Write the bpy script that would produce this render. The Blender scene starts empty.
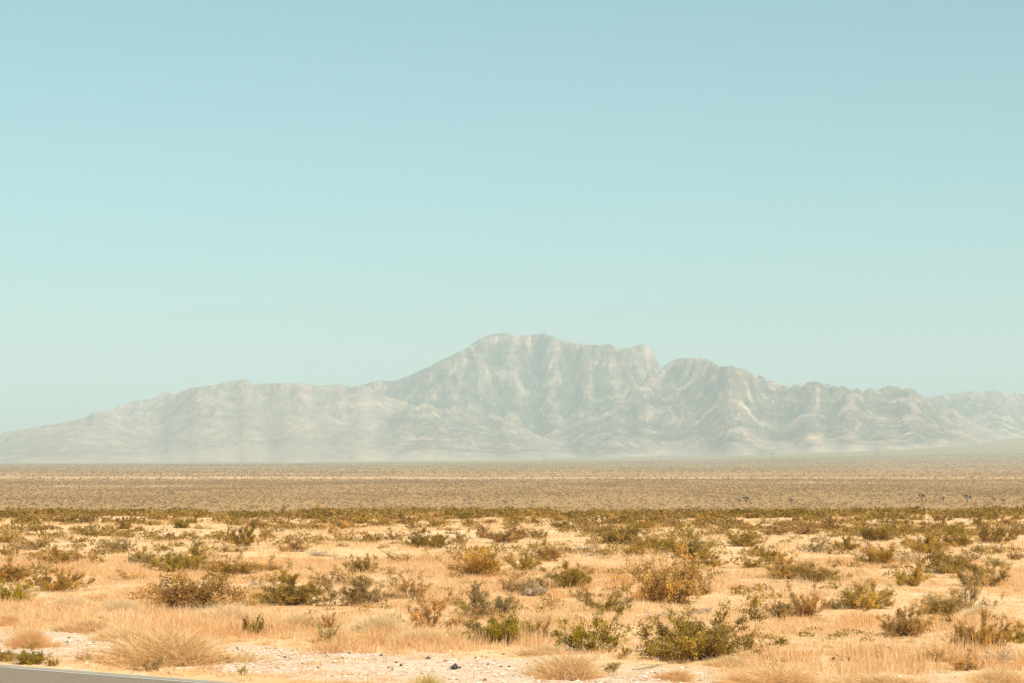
import bpy, math, random
import numpy as np

random.seed(7)
rng = np.random.default_rng(7)
C = bpy.context.scene.collection
SC = bpy.context.scene

# ------------------------------------------------------------------ camera
W, H, F = 1024, 683, 2300.0
CAM_H = 4.5
HOR = 456.0
PITCH = math.atan((HOR - H / 2) / F)
cam_d = bpy.data.cameras.new("camera")
cam = bpy.data.objects.new("camera", cam_d)
C.objects.link(cam)
cam.location = (0, 0, CAM_H)
cam.rotation_euler = (math.pi / 2 + PITCH, 0, 0)
cam_d.sensor_width = 36
cam_d.lens = 36 * F / W
cam_d.clip_start = 0.5
cam_d.clip_end = 60000
SC.camera = cam


def ray(px, py):
    a, b = px - W / 2, -(py - H / 2)
    c, s = math.cos(PITCH), math.sin(PITCH)
    d = np.array([a, F * c - b * s, F * s + b * c])
    return d / d[1]          # unit forward distance


def elev(py):                # tan of elevation for the picture's centre column
    return ray(W / 2, py)[2]


# ------------------------------------------------------------------ noise
def _h(ix, iy, seed):
    n = (ix.astype(np.int64) * 374761393 + iy.astype(np.int64) * 668265263 + seed * 974711) & 0xFFFFFFFF
    n = ((n ^ (n >> 13)) * 1274126177) & 0xFFFFFFFF
    n = n ^ (n >> 16)
    return (n & 0xFFFF) / 65535.0


def vn(x, y, seed=0):        # value noise 0..1
    x = np.asarray(x, float); y = np.asarray(y, float)
    ix, iy = np.floor(x), np.floor(y)
    fx, fy = x - ix, y - iy
    fx = fx * fx * fx * (fx * (fx * 6 - 15) + 10); fy = fy * fy * fy * (fy * (fy * 6 - 15) + 10)
    a, b = _h(ix, iy, seed), _h(ix + 1, iy, seed)
    c, d = _h(ix, iy + 1, seed), _h(ix + 1, iy + 1, seed)
    return (a + (b - a) * fx) * (1 - fy) + (c + (d - c) * fx) * fy


def fbm(x, y, seed=0, o=4):
    s, a, t = 0, 1.0, 0
    for k in range(o):
        s = s + a * vn(x * 2 ** k + 17.3 * k, y * 2 ** k - 9.1 * k, seed + k); t += a; a *= .5
    return s / t


def sstep(a, b, x):
    t = np.clip((x - a) / (b - a), 0, 1)
    return t * t * (3 - 2 * t)


# ------------------------------------------------------------------ road frame
def flat(px, py, z=0.0):
    r = ray(px, py)
    t = (CAM_H - z) / -r[2]
    return np.array([r[0] * t, t])


A0, A1 = flat(0, 668), flat(190, 683)
RD = (A1 - A0) / np.linalg.norm(A1 - A0)          # along the road
RN = np.array([-RD[1], RD[0]])                    # towards the field
if RN[1] < 0: RN = -RN


def s_of(x, y):
    return (x - A0[0]) * RN[0] + (y - A0[1]) * RN[1]


def t_of(x, y):
    return (x - A0[0]) * RD[0] + (y - A0[1]) * RD[1]


PLAIN = -22.0
FOOT_U = np.array([-3000, -250, 0, 300, 500, 700, 860, 1024, 1274, 4000.])
FOOT_Y = np.array([464, 464, 463, 462, 460, 456, 450, 444, 440, 440.])


def terrain(x, y):
    x = np.asarray(x, float); y = np.asarray(y, float)
    s = s_of(x, y)
    und = (fbm(x / 11, y / 16, 3, 3) - .5) * .55 + (fbm(x / 2.6, y / 2.6, 5, 2) - .5) * .10
    und = und * sstep(2.0, 12, s) + (fbm(x / 1.2, y / 1.2, 8, 2) - .5) * .12 * sstep(.8, 3, s) * (1 - sstep(7, 12, s))
    yc = 186 + .03 * x + (fbm(x / 30, y * 0 + 2, 11, 2) - .5) * 14
    z = und 
    z = z - .34 * sstep(120, 182, y)
    z = z + (PLAIN - z) * sstep(yc, yc + 270, y) * sstep(-80, 60, s)
    z = z + (fbm(x / 300, y / 500, 21, 3) - .5) * 3.5 * sstep(400, 1100, y)
    # the plain lifts towards the foot of the range, most on the right
    yy = np.maximum(y, 1)
    u = W / 2 + F * x / yy
    fy = np.interp(u, FOOT_U, FOOT_Y)
    zf = CAM_H + (HOR - fy) / F * 10800
    k = np.clip((y - 3500) / (10800 - 3500), 0, 1.3)
    z = z + (zf - PLAIN) * k ** 1.8
    return z


def hit(px, py):
    """where the sight line through a picture point meets the near ground"""
    r = ray(px, py)
    t = CAM_H / -r[2]
    for _ in range(12):
        z = float(terrain(r[0] * t, t))
        t = .5 * t + .5 * (CAM_H - z) / -r[2]
    t = min(t, 186)
    return r[0] * t, t, float(terrain(r[0] * t, t))


# ------------------------------------------------------------------ mesh helpers
def mesh_np(name, v, f, tone=None, mats=(), fmat=None, smooth=False):
    v = np.asarray(v, np.float32); f = np.asarray(f, np.int32)
    k = f.shape[1]
    me = bpy.data.meshes.new(name)
    me.vertices.add(len(v)); me.vertices.foreach_set("co", v.ravel())
    me.loops.add(f.size); me.loops.foreach_set("vertex_index", f.ravel())
    me.polygons.add(len(f))
    me.polygons.foreach_set("loop_start", np.arange(0, f.size, k, dtype=np.int32))
    if fmat is not None: me.polygons.foreach_set("material_index", np.asarray(fmat, np.int32))
    me.polygons.foreach_set("use_smooth", np.full(len(f), smooth))
    me.update(calc_edges=True)
    if tone is not None:
        a = me.attributes.new("tone", 'FLOAT', 'POINT')
        a.data.foreach_set("value", np.asarray(tone, np.float32))
    for m in mats: me.materials.append(m)
    return me


def link(name, me, parent=None, **props):
    o = bpy.data.objects.new(name, me)
    C.objects.link(o)
    if parent: o.parent = parent
    for k, v in props.items(): o[k] = v
    return o


class MB:
    """collects quads"""
    def __init__(self): self.v, self.f, self.t, self.m, self.n = [], [], [], [], 0
    def quads(self, q, tone, mat=0):            # q: n,4,3
        q = np.asarray(q, float); n = len(q)
        self.v.append(q.reshape(-1, 3))
        self.f.append(np.arange(4 * n).reshape(-1, 4) + self.n); self.n += 4 * n
        self.t.append(np.repeat(np.broadcast_to(tone, (n,)), 4)); self.m.append(np.full(n, mat))
    def tube(self, pts, r0, r1, tone=.5, mat=0, sides=3, cap=False):
        pts = np.asarray(pts, float); n = len(pts)
        d = np.gradient(pts, axis=0); d /= np.linalg.norm(d, axis=1)[:, None] + 1e-9
        up = np.array([.3, .2, 1.0]) if abs(d[0][2]) < .9 else np.array([1., .2, 0])
        a = np.cross(d, up); a /= np.linalg.norm(a, axis=1)[:, None] + 1e-9
        b = np.cross(d, a)
        rr = np.linspace(r0, r1, n)[:, None, None]
        th = np.arange(sides) * 2 * math.pi / sides
        ring = pts[:, None] + rr * (np.cos(th)[None, :, None] * a[:, None] + np.sin(th)[None, :, None] * b[:, None])
        v = ring.reshape(-1, 3)
        f = []
        for i in range(n - 1):
            for j in range(sides):
                k = (j + 1) % sides
                f.append((i * sides + j, i * sides + k, (i + 1) * sides + k, (i + 1) * sides + j))
        if cap and sides == 4:
            f.append((3, 2, 1, 0)); e = (n - 1) * sides; f.append((e, e + 1, e + 2, e + 3))
        f = np.array(f) + self.n
        self.v.append(v); self.f.append(f); self.n += len(v)
        self.t.append(np.full(len(v), tone)); self.m.append(np.full(len(f), mat))
    def mesh(self, name, mats):
        return mesh_np(name, np.concatenate(self.v), np.concatenate(self.f), np.concatenate(self.t), mats, np.concatenate(self.m))


# ------------------------------------------------------------------ materials
def nmat(name):
    m = bpy.data.materials.new(name); m.use_nodes = True
    nt = m.node_tree; nt.nodes.clear()
    out = nt.nodes.new("ShaderNodeOutputMaterial")
    return m, nt, out


def N(nt, t, **kw):
    n = nt.nodes.new(t)
    for k, v in kw.items():
        if k.startswith("i_"): n.inputs[k[2:].replace("_", " ")].default_value = v
        else: setattr(n, k, v)
    return n


def ramp(nt, fac, stops, interp='LINEAR'):
    r = nt.nodes.new("ShaderNodeValToRGB"); r.color_ramp.interpolation = interp
    e = r.color_ramp.elements
    while len(e) < len(stops): e.new(.5)
    for i, (p, c) in enumerate(stops):
        e[i].position = p; e[i].color = (*c, 1) if len(c) == 3 else c
    nt.links.new(fac, r.inputs[0]); return r.outputs[0]


def mix(nt, fac, a, b, mode='MIX'):
    m = nt.nodes.new("ShaderNodeMix"); m.data_type = 'RGBA'; m.blend_type = mode
    for sock, v in ((m.inputs[0], fac), (m.inputs[6], a), (m.inputs[7], b)):
        if hasattr(v, "node"): nt.links.new(v, sock)
        elif isinstance(v, (int, float)): sock.default_value = v
        else: sock.default_value = (*v, 1)
    return m.outputs[2]


def math_n(nt, op, a, b=0.0, clamp=False):
    m = nt.nodes.new("ShaderNodeMath"); m.operation = op; m.use_clamp = clamp
    for s, v in ((m.inputs[0], a), (m.inputs[1], b)):
        if hasattr(v, "node"): nt.links.new(v, s)
        else: s.default_value = v
    return m.outputs[0]


def noise(nt, vec, scale, detail=4, rough=.55, dist=0.0):
    n = nt.nodes.new("ShaderNodeTexNoise")
    n.inputs["Scale"].default_value = scale; n.inputs["Detail"].default_value = detail
    n.inputs["Roughness"].default_value = rough; n.inputs["Distortion"].default_value = dist
    nt.links.new(vec, n.inputs["Vector"]); return n.outputs["Fac"]


def mapped(nt, scale=(1, 1, 1), rot=(0, 0, 0)):
    g = nt.nodes.new("ShaderNodeNewGeometry")
    m = nt.nodes.new("ShaderNodeMapping"); m.inputs["Scale"].default_value = scale; m.inputs["Rotation"].default_value = rot
    nt.links.new(g.outputs["Position"], m.inputs[0]); return m.outputs[0]


def attr(nt, name):
    a = nt.nodes.new("ShaderNodeAttribute"); a.attribute_name = name; return a.outputs["Fac"]


def leafy(name, use_obj, lo, mid, hi, trans=.35, rough=.8):
    """leaf or blade surface: the thing's own colour varied leaf by leaf"""
    m, nt, out = nmat(name)
    t = attr(nt, "tone")
    if use_obj:
        oi = nt.nodes.new("ShaderNodeObjectInfo")
        g = ramp(nt, t, [(0, (lo,) * 3), (.55, (mid,) * 3), (1, (hi, hi * .93, hi * .75))])
        col = mix(nt, 1.0, oi.outputs["Color"], g, 'MULTIPLY')
    else:
        col = ramp(nt, t, [(0, lo), (.5, mid), (1, hi)])
    d = N(nt, "ShaderNodeBsdfDiffuse"); tr = N(nt, "ShaderNodeBsdfTranslucent")
    nt.links.new(col, d.inputs[0]); nt.links.new(col, tr.inputs[0])
    ms = N(nt, "ShaderNodeMixShader"); ms.inputs[0].default_value = trans
    nt.links.new(d.outputs[0], ms.inputs[1]); nt.links.new(tr.outputs[0], ms.inputs[2])
    nt.links.new(ms.outputs[0], out.inputs[0])
    return m


M_LEAF = leafy("creosote_leaves", True, .50, .95, 1.75, .45)
M_STEM = leafy("shrub_bark", False, (.10, .07, .045), (.20, .14, .09), (.42, .33, .24), .0)
M_BLADE = leafy("dry_grass", False, (.68, .375, .155), (.86, .55, .275), (.93, .70, .45), .45)
M_CLUMP = leafy("dry_clump_blades", True, .80, 1.0, 1.10, .48)
M_FAR = leafy("far_scrub_leaves", False, (.24, .145, .052), (.36, .22, .085), (.50, .315, .135), .3)
M_BAND = leafy("near_scrub_leaves", False, (.17, .105, .026), (.31, .19, .046), (.52, .335, .11), .4)

# ground
def ground_material():
    m, nt, out = nmat("desert_ground")
    pos = mapped(nt)
    sep = nt.nodes.new("ShaderNodeSeparateXYZ"); nt.links.new(pos, sep.inputs[0])
    # distance from the road's edge line
    s = math_n(nt, 'ADD', math_n(nt, 'MULTIPLY', math_n(nt, 'SUBTRACT', sep.outputs[0], float(A0[0])), float(RN[0])),
               math_n(nt, 'MULTIPLY', math_n(nt, 'SUBTRACT', sep.outputs[1], float(A0[1])), float(RN[1])))
    n_big = noise(nt, mapped(nt, (.09, .05, 1)), 1.0, 5, .6)
    n_mid = noise(nt, pos, .8, 6, .65)
    n_fine = noise(nt, pos, 9, 5, .7)
    sand = ramp(nt, n_big, [(.30, (.60, .365, .17)), (.5, (.70, .44, .215)), (.7, (.76, .52, .31))])
    sand = mix(nt, math_n(nt, 'MULTIPLY', ramp(nt, n_mid, [(.45, (0,) * 3), (.7, (1,) * 3)]), .5), sand, (.76, .62, .47))
    n_lit = noise(nt, mapped(nt, (.35, .16, 1)), 1.0, 6, .7)
    sand = mix(nt, math_n(nt, 'MULTIPLY', ramp(nt, n_lit, [(.54, (0,) * 3), (.66, (1,) * 3)]), .55), sand, (.60, .46, .35))
    sand = mix(nt, math_n(nt, 'MULTIPLY', ramp(nt, n_fine, [(.35, (1,) * 3), (.6, (0,) * 3)]), .35), sand, (.46, .28, .13))
    grav = ramp(nt, noise(nt, pos, 6, 6, .78), [(.36, (.38, .235, .145)), (.46, (.58, .405, .28)), (.55, (.66, .485, .355)), (.68, (.80, .65, .51))])
    sn = math_n(nt, 'ADD', s, math_n(nt, 'MULTIPLY', math_n(nt, 'SUBTRACT', n_mid, .5), 3.0))
    g1 = ramp(nt, math_n(nt, 'DIVIDE', sn, 10.0), [(.16, (0,) * 3), (.30, (1,) * 3), (.66, (1,) * 3), (.78, (0,) * 3)])
    col = mix(nt, g1, sand, grav)
    # far plain: pale pinkish tan soil, low banks and washes lying across it
    band = noise(nt, mapped(nt, (.0006, .0045, 1)), 1.0, 5, .65)
    plain = ramp(nt, band, [(.32, (.29, .165, .068)), (.47, (.37, .22, .10)), (.56, (.33, .195, .085)), (.66, (.54, .345, .19))])
    farf = N(nt, "ShaderNodeMapRange"); farf.inputs[1].default_value = 230; farf.inputs[2].default_value = 600
    nt.links.new(sep.outputs[1], farf.inputs[0])
    col = mix(nt, farf.outputs[0], col, plain)
    # a bare graded strip crossing the plain
    st = math_n(nt, 'ABSOLUTE', math_n(nt, 'SUBTRACT', sep.outputs[1], 2840.0))
    sm = N(nt, "ShaderNodeMapRange"); sm.inputs[1].default_value = 110; sm.inputs[2].default_value = 60
    nt.links.new(st, sm.inputs[0])
    col = mix(nt, math_n(nt, 'MULTIPLY', sm.outputs[0], .35), col, (.74, .50, .30))
    ff = N(nt, "ShaderNodeMapRange"); ff.inputs[1].default_value = 3500; ff.inputs[2].default_value = 8000
    nt.links.new(sep.outputs[1], ff.inputs[0])
    scr = ramp(nt, noise(nt, mapped(nt, (.0015, .004, 1)), 1.0, 6, .7), [(.35, (.16, .145, .07)), (.65, (.26, .215, .115))])
    col = mix(nt, math_n(nt, 'MULTIPLY', ff.outputs[0], .75), col, scr)
    b = N(nt, "ShaderNodeBsdfDiffuse"); nt.links.new(col, b.inputs[0]); b.inputs[1].default_value = .3
    bmp = N(nt, "ShaderNodeBump"); bmp.inputs["Strength"].default_value = .7; bmp.inputs["Distance"].default_value = .06
    nt.links.new(noise(nt, pos, 5, 6, .75), bmp.inputs["Height"]); nt.links.new(bmp.outputs[0], b.inputs["Normal"])
    nt.links.new(b.outputs[0], out.inputs[0])
    return m


def mountain_material(green=.5):
    m, nt, out = nmat("mountain_rock")
    pos = mapped(nt)
    geo = nt.nodes.new("ShaderNodeNewGeometry")
    sp = nt.nodes.new("ShaderNodeSeparateXYZ"); nt.links.new(geo.outputs["Normal"], sp.inputs[0])
    sh = attr(nt, "tone")
    n1 = noise(nt, mapped(nt, (.0022, .0012, .0016)), 1.0, 8, .7, 1.2)
    n2 = noise(nt, mapped(nt, (.010, .004, .0035), (0, .5, 0)), 1.0, 7, .72, .8)
    rock = ramp(nt, n2, [(.35, (.11, .10, .066)), (.47, (.24, .185, .13)), (.57, (.40, .295, .22)), (.70, (.60, .45, .345))])
    fan = ramp(nt, n1, [(.35, (.27, .215, .15)), (.5, (.36, .275, .20)), (.7, (.45, .335, .25))])
    green_c = ramp(nt, n2, [(.4, (.07, .08, .055)), (.7, (.24, .215, .15))])
    rg_ = math_n(nt, 'ADD', attr(nt, "ridge"), math_n(nt, 'MULTIPLY', math_n(nt, 'SUBTRACT', n1, .5), 1.3))
    col = mix(nt, ramp(nt, rg_, [(.34, (0,) * 3), (.60, (1,) * 3)]), green_c, rock)
    col = mix(nt, sh, fan, col)
    n3 = noise(nt, mapped(nt, (.022, .010, .006), (0, .75, 0)), 1.0, 6, .7, .5)
    col = mix(nt, math_n(nt, 'ADD', math_n(nt, 'MULTIPLY', sh, .7), .12), col, ramp(nt, n3, [(.38, (.40, .47, .48)), (.50, (.9, .93, .9)), (.62, (1.35, 1.27, 1.18))]), 'MULTIPLY')
    n4 = noise(nt, mapped(nt, (.0022, .0012, .021), (0, .42, 0)), 1.0, 5, .65, .35)
    col = mix(nt, math_n(nt, 'MULTIPLY', sh, .9), col, ramp(nt, n4, [(.38, (.50, .55, .54)), (.50, (.95, .95, .94)), (.62, (1.35, 1.25, 1.16))]), 'MULTIPLY')
    # the pale pinkish outcrop at the right end of the summit ridge
    vm = nt.nodes.new("ShaderNodeVectorMath"); vm.operation = 'DISTANCE'
    sc_ = nt.nodes.new("ShaderNodeVectorMath"); sc_.operation = 'MULTIPLY'; sc_.inputs[1].default_value = (1, .03, .8)
    nt.links.new(pos, sc_.inputs[0]); nt.links.new(sc_.outputs[0], vm.inputs[0]); vm.inputs[1].default_value = (858, 14700 * .03, 655 * .8)
    cr = N(nt, "ShaderNodeMapRange"); cr.inputs[1].default_value = 78; cr.inputs[2].default_value = 40
    nt.links.new(math_n(nt, 'ADD', vm.outputs["Value"], math_n(nt, 'MULTIPLY', n2, 40.0)), cr.inputs[0])
    col = mix(nt, math_n(nt, 'MULTIPLY', cr.outputs[0], .6), col, (.80, .58, .45))
    b = N(nt, "ShaderNodeBsdfDiffuse"); nt.links.new(col, b.inputs[0])
    bmp = N(nt, "ShaderNodeBump"); bmp.inputs["Strength"].default_value = 1.0; bmp.inputs["Distance"].default_value = 50
    bh = math_n(nt, 'MULTIPLY', noise(nt, mapped(nt, (.012, .006, .008), (0, .4, 0)), 1.0, 7, .7, .6), sh)
    nt.links.new(bh, bmp.inputs["Height"]); nt.links.new(bmp.outputs[0], b.inputs["Normal"])
    nt.links.new(b.outputs[0], out.inputs[0])
    return m


def simple_noise_mat(name, c0, c1, scale, rough=.85, detail=6, lo=.35, hi=.65, bump=0.0, stretch=(1, 1, 1)):
    m, nt, out = nmat(name)
    n = noise(nt, mapped(nt, stretch), scale, detail, .7)
    b = N(nt, "ShaderNodeBsdfPrincipled"); b.inputs["Roughness"].default_value = rough
    nt.links.new(ramp(nt, n, [(lo, c0), (hi, c1)]), b.inputs["Base Color"])
    if bump:
        bm = N(nt, "ShaderNodeBump"); bm.inputs["Distance"].default_value = bump
        nt.links.new(n, bm.inputs["Height"]); nt.links.new(bm.outputs[0], b.inputs["Normal"])
    nt.links.new(b.outputs[0], out.inputs[0])
    return m


M_GROUND = ground_material()
M_MTN = mountain_material()
M_ASPH = simple_noise_mat("asphalt", (.17, .122, .078), (.29, .22, .15), 26, .9, 8, bump=.004)
M_SEAL = simple_noise_mat("asphalt_margin", (.26, .235, .19), (.42, .37, .30), 20, .95, 8)
M_WHITE = simple_noise_mat("white_road_paint", (.34, .29, .22), (.66, .62, .54), 5, .7, 6, .3, .5)
M_YELLOW = simple_noise_mat("yellow_road_paint", (.45, .30, .06), (.70, .46, .08), 7, .7)
M_STONE = leafy("pale_gravel_stone", False, (.22, .13, .085), (.54, .40, .29), (.80, .68, .55), 0)
M_DARKROCK = simple_noise_mat("dark_stone", (.02, .017, .016), (.07, .055, .05), 14, .8)
M_POLE = simple_noise_mat("weathered_pole_wood", (.05, .04, .03), (.10, .08, .06), 1.5, .9)
M_YUCCA = leafy("joshua_leaves", False, (.03, .04, .015), (.055, .07, .028), (.12, .14, .06), .1)
M_JBARK = simple_noise_mat("joshua_bark", (.07, .055, .04), (.14, .11, .08), 3, .95)

# ------------------------------------------------------------------ ground sheet
def build_ground():
    fine = np.arange(-19, 19.001, .085)
    co_r = np.concatenate([np.arange(19.5, 40, 1.0), np.arange(42, 180, 4.0)])
    az = np.radians(np.concatenate([-co_r[::-1], fine, co_r, [180.0]]))
    rad = [1.0, 4, 8, 12, 16, 20, 24]
    r = 26.0
    while r < 19000:
        rad.append(r); r *= 1.0085 if r < 260 else (1.016 if r < 9000 else 1.06)
    rad.append(19000.)
    rad = np.array(rad)
    Az, R = np.meshgrid(az, rad)
    X, Y = R * np.sin(Az), R * np.cos(Az)
    Z = terrain(X, Y)
    v = np.stack([X, Y, Z], -1).reshape(-1, 3)
    nr, na = R.shape
    i = np.arange((nr - 1))[:, None] * na; j = np.arange(na)[None, :]
    jn = (j + 1) % na
    f = np.stack([i + j, i + jn, i + na + jn, i + na + j], -1).reshape(-1, 4)[:, ::-1]
    # centre cap
    c = len(v); v = np.concatenate([v, [[0, 0, float(terrain(0, 0))]]])
    cap = np.array([[c, c, (k + 1) % na, k] for k in range(na)])
    me = mesh_np("desert_ground", v, f, None, [M_GROUND], None, True)
    o = link("ground", me, kind="structure")
    tri = mesh_np("ground_centre", v[np.r_[0:na, c]], np.array([[na, (k + 1) % na, k] for k in range(na)])[:, ::-1], None, [M_GROUND], None, True)
    import bmesh
    bm = bmesh.new(); bm.from_mesh(me); bm.from_mesh(tri); bm.to_mesh(me); bm.free()
    bpy.data.meshes.remove(tri)
    for p in (0,): me.polygons[0].use_smooth = True
    return o


build_ground()


# ------------------------------------------------------------------ road
def strip(name, s0, s1, z, mat, t0=-900, t1=900, step=6.0, parent=None, **props):
    ts = np.arange(t0, t1 + step, step)
    v = []
    for s in (s0, s1):
        p = A0[None] + ts[:, None] * RD[None] + s * RN[None]
        v.append(np.concatenate([p, np.full((len(ts), 1), z)], 1))
    v = np.concatenate(v); n = len(ts)
    f = np.array([[i, i + 1, n + i + 1, n + i] for i in range(n - 1)])
    return link(name, mesh_np(name, v, f, None, [mat]), parent, **props)


strip("road_shoulder", -8.3, .52, .008, M_SEAL, kind="structure")
strip("road", -8.1, .20, .016, M_ASPH, kind="structure")
strip("road_edge_line", -.04, .05, .022, M_WHITE, kind="structure")
strip("road_edge_line", -7.75, -7.63, .022, M_WHITE, kind="structure")
strip("road_centre_line", -3.75, -3.65, .022, M_YELLOW, kind="structure")
strip("road_centre_line", -3.95, -3.85, .022, M_YELLOW, kind="structure")


# ------------------------------------------------------------------ mountains
SKY = [(-250, 452), (-80, 441), (0, 433), (25, 429), (55, 424), (82, 419), (95, 412), (110, 410), (125, 404), (140, 400), (152, 399),
       (165, 392), (175, 394), (190, 388), (205, 386), (215, 385), (232, 381), (246, 379), (253, 384), (275, 383), (300, 383),
       (318, 386), (330, 385), (340, 384), (350, 387), (362, 385), (380, 380), (388, 381), (395, 381), (410, 375), (430, 366),
       (445, 358), (455, 354), (468, 347), (480, 338), (492, 334), (503, 333), (515, 335), (530, 335), (545, 333), (553, 336),
       (560, 340), (575, 343), (590, 345), (600, 345), (610, 344), (618, 348), (630, 348), (638, 345), (645, 344), (652, 349),
       (656, 360), (661, 369), (665, 366), (671, 361), (680, 358), (700, 358), (710, 360), (720, 366), (730, 366), (742, 369),
       (760, 376), (775, 383), (785, 386), (803, 385), (811, 381), (825, 384), (838, 386), (850, 389), (865, 390), (880, 389),
       (890, 386), (900, 386), (910, 389), (920, 395), (925, 397), (935, 396), (950, 393), (965, 392), (985, 392), (992, 390),
       (1000, 393), (1010, 394), (1024, 394), (1080, 399), (1160, 414), (1220, 430), (1274, 446)]
SX, SY = np.array(SKY, float).T


def S(u): return np.interp(u, SX, SY)


def prof(pts, a=None, b=None):
    """a crest outline; between a and b it is the skyline itself"""
    px, py = np.array(pts, float).T
    def fn(u):
        y = np.interp(u, px, py)
        if a is not None: y = np.where((u >= a) & (u <= b), S(u), y)
        return y
    return fn


LAYERS = [
    # crest outline, distance, width of the front, steepness, amount of ravines
    (prof([(780, 470), (840, 402), (880, 399), (925, 397)], 925, 1274), 16300, 3600, 1.7, .9),
    (prof([(30, 470), (70, 430), (82, 419), (200, 386.5), (215, 400), (260, 470)], 82, 200), 15600, 2500, 1.5, .5),
    (prof([(250, 470), (300, 440), (340, 408), (362, 392), (379, 380), (662, 370), (700, 395), (800, 440), (860, 470)], 362, 660), 14700, 2900, 1.75, 1.25),
    (prof([(-250, 452), (-80, 441), (0, 433), (55, 424), (82, 421), (110, 417), (140, 411), (165, 402), (182, 394), (200, 388), (206, 386),
           (364, 386), (385, 396), (420, 408), (470, 425), (530, 452), (580, 470)], 206, 362), 13600, 3400, 1.55, .45),
    (prof([(440, 470), (500, 455), (520, 446), (560, 429), (600, 411), (630, 396), (650, 380), (661, 369.5), (925, 397),
           (950, 408), (980, 424), (1010, 438), (1040, 448), (1080, 470)], 661, 925), 12900, 2700, 1.6, .95),
    (prof([(230, 466), (290, 452), (340, 436), (380, 420), (410, 411), (425, 407), (445, 412), (470, 410), (500, 417), (540, 436), (590, 452), (650, 466)]),
     12500, 2500, 1.5, .7),
    (prof([(640, 466), (700, 447), (760, 432), (800, 422), (830, 424), (870, 416), (905, 424), (950, 434), (1000, 446), (1080, 462)]), 12000, 2200, 1.5, .9),
]


def ridged(x, y, seed, o=5):
    s, a, t, w = 0, 1.0, 0, 1.0
    for k in range(o):
        n = 1 - np.abs(2 * vn(x * 2.03 ** k + 31 * k, y * 2.03 ** k - 13 * k, seed + k) - 1)
        n = n * n
        s = s + a * n * w; t += a
        w = np.clip(n * 1.6, 0, 1); a *= .52
    return s / t


def erode(Z, KT, base, dx, dy, steps, K, diff=.06):
    """running water: each cell drains to its steepest neighbour and is worn down with the water it carries"""
    nr, na = Z.shape; n = nr * na
    idx = np.arange(n).reshape(nr, na)
    nb = [(0, 1, dx), (0, -1, dx), (1, 0, dy), (-1, 0, dy), (1, 1, math.hypot(dx, dy)), (1, -1, math.hypot(dx, dy)),
          (-1, 1, math.hypot(dx, dy)), (-1, -1, math.hypot(dx, dy))]
    A = None
    for it in range(steps):
        P = np.pad(Z, 1, mode='edge')
        best = np.zeros_like(Z); rec = idx.copy(); dist = np.full(Z.shape, dx)
        for a, b, d in nb:
            s_ = (Z - P[1 + a:1 + a + nr, 1 + b:1 + b + na]) / d
            k = s_ > best
            best = np.where(k, s_, best); rec = np.where(k, np.clip(idx + a * na + b, 0, n - 1), rec); dist = np.where(k, d, dist)
        order = np.argsort(Z.ravel(), kind='stable')
        o = order.tolist(); r = rec.ravel().tolist()
        area = [dx * dy] * n
        for c in reversed(o):
            q = r[c]
            if q != c: area[q] += area[c]
        A = np.array(area)
        f = (K * np.sqrt(np.minimum(A, 1.2e6)) * (.04 + sstep(60, 330, (Z - base).ravel())) * KT.ravel() / dist.ravel()).tolist(); z = Z.ravel().tolist()
        for c in o:
            q = r[c]
            if q != c:
                k = f[c]; z[c] = (z[c] + k * z[q]) / (1 + k)
        Z = np.array(z).reshape(nr, na)
        P = np.pad(Z, 1, mode='edge')
        lap = P[1:-1, 2:] + P[1:-1, :-2] + P[2:, 1:-1] + P[:-2, 1:-1] - 4 * Z
        Z = Z + diff * lap
    return Z, A.reshape(nr, na)


def blur(Z, k):
    ker = np.ones(2 * k + 1) / (2 * k + 1)
    for ax in (0, 1):
        for _ in range(2):
            Z = np.apply_along_axis(lambda a: np.convolve(np.pad(a, k, mode='edge'), ker, mode='valid'), ax, Z)
    return Z


def upsample(Z, nr, na):
    r0, a0 = Z.shape
    x = np.linspace(0, a0 - 1, na); y = np.linspace(0, r0 - 1, nr)
    ix = np.minimum(x.astype(int), a0 - 2); iy = np.minimum(y.astype(int), r0 - 2)
    fx = (x - ix)[None]; fy = (y - iy)[:, None]
    return ((Z[iy][:, ix] * (1 - fx) + Z[iy][:, ix + 1] * fx) * (1 - fy) + (Z[iy + 1][:, ix] * (1 - fx) + Z[iy + 1][:, ix + 1] * fx) * fy)


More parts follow.
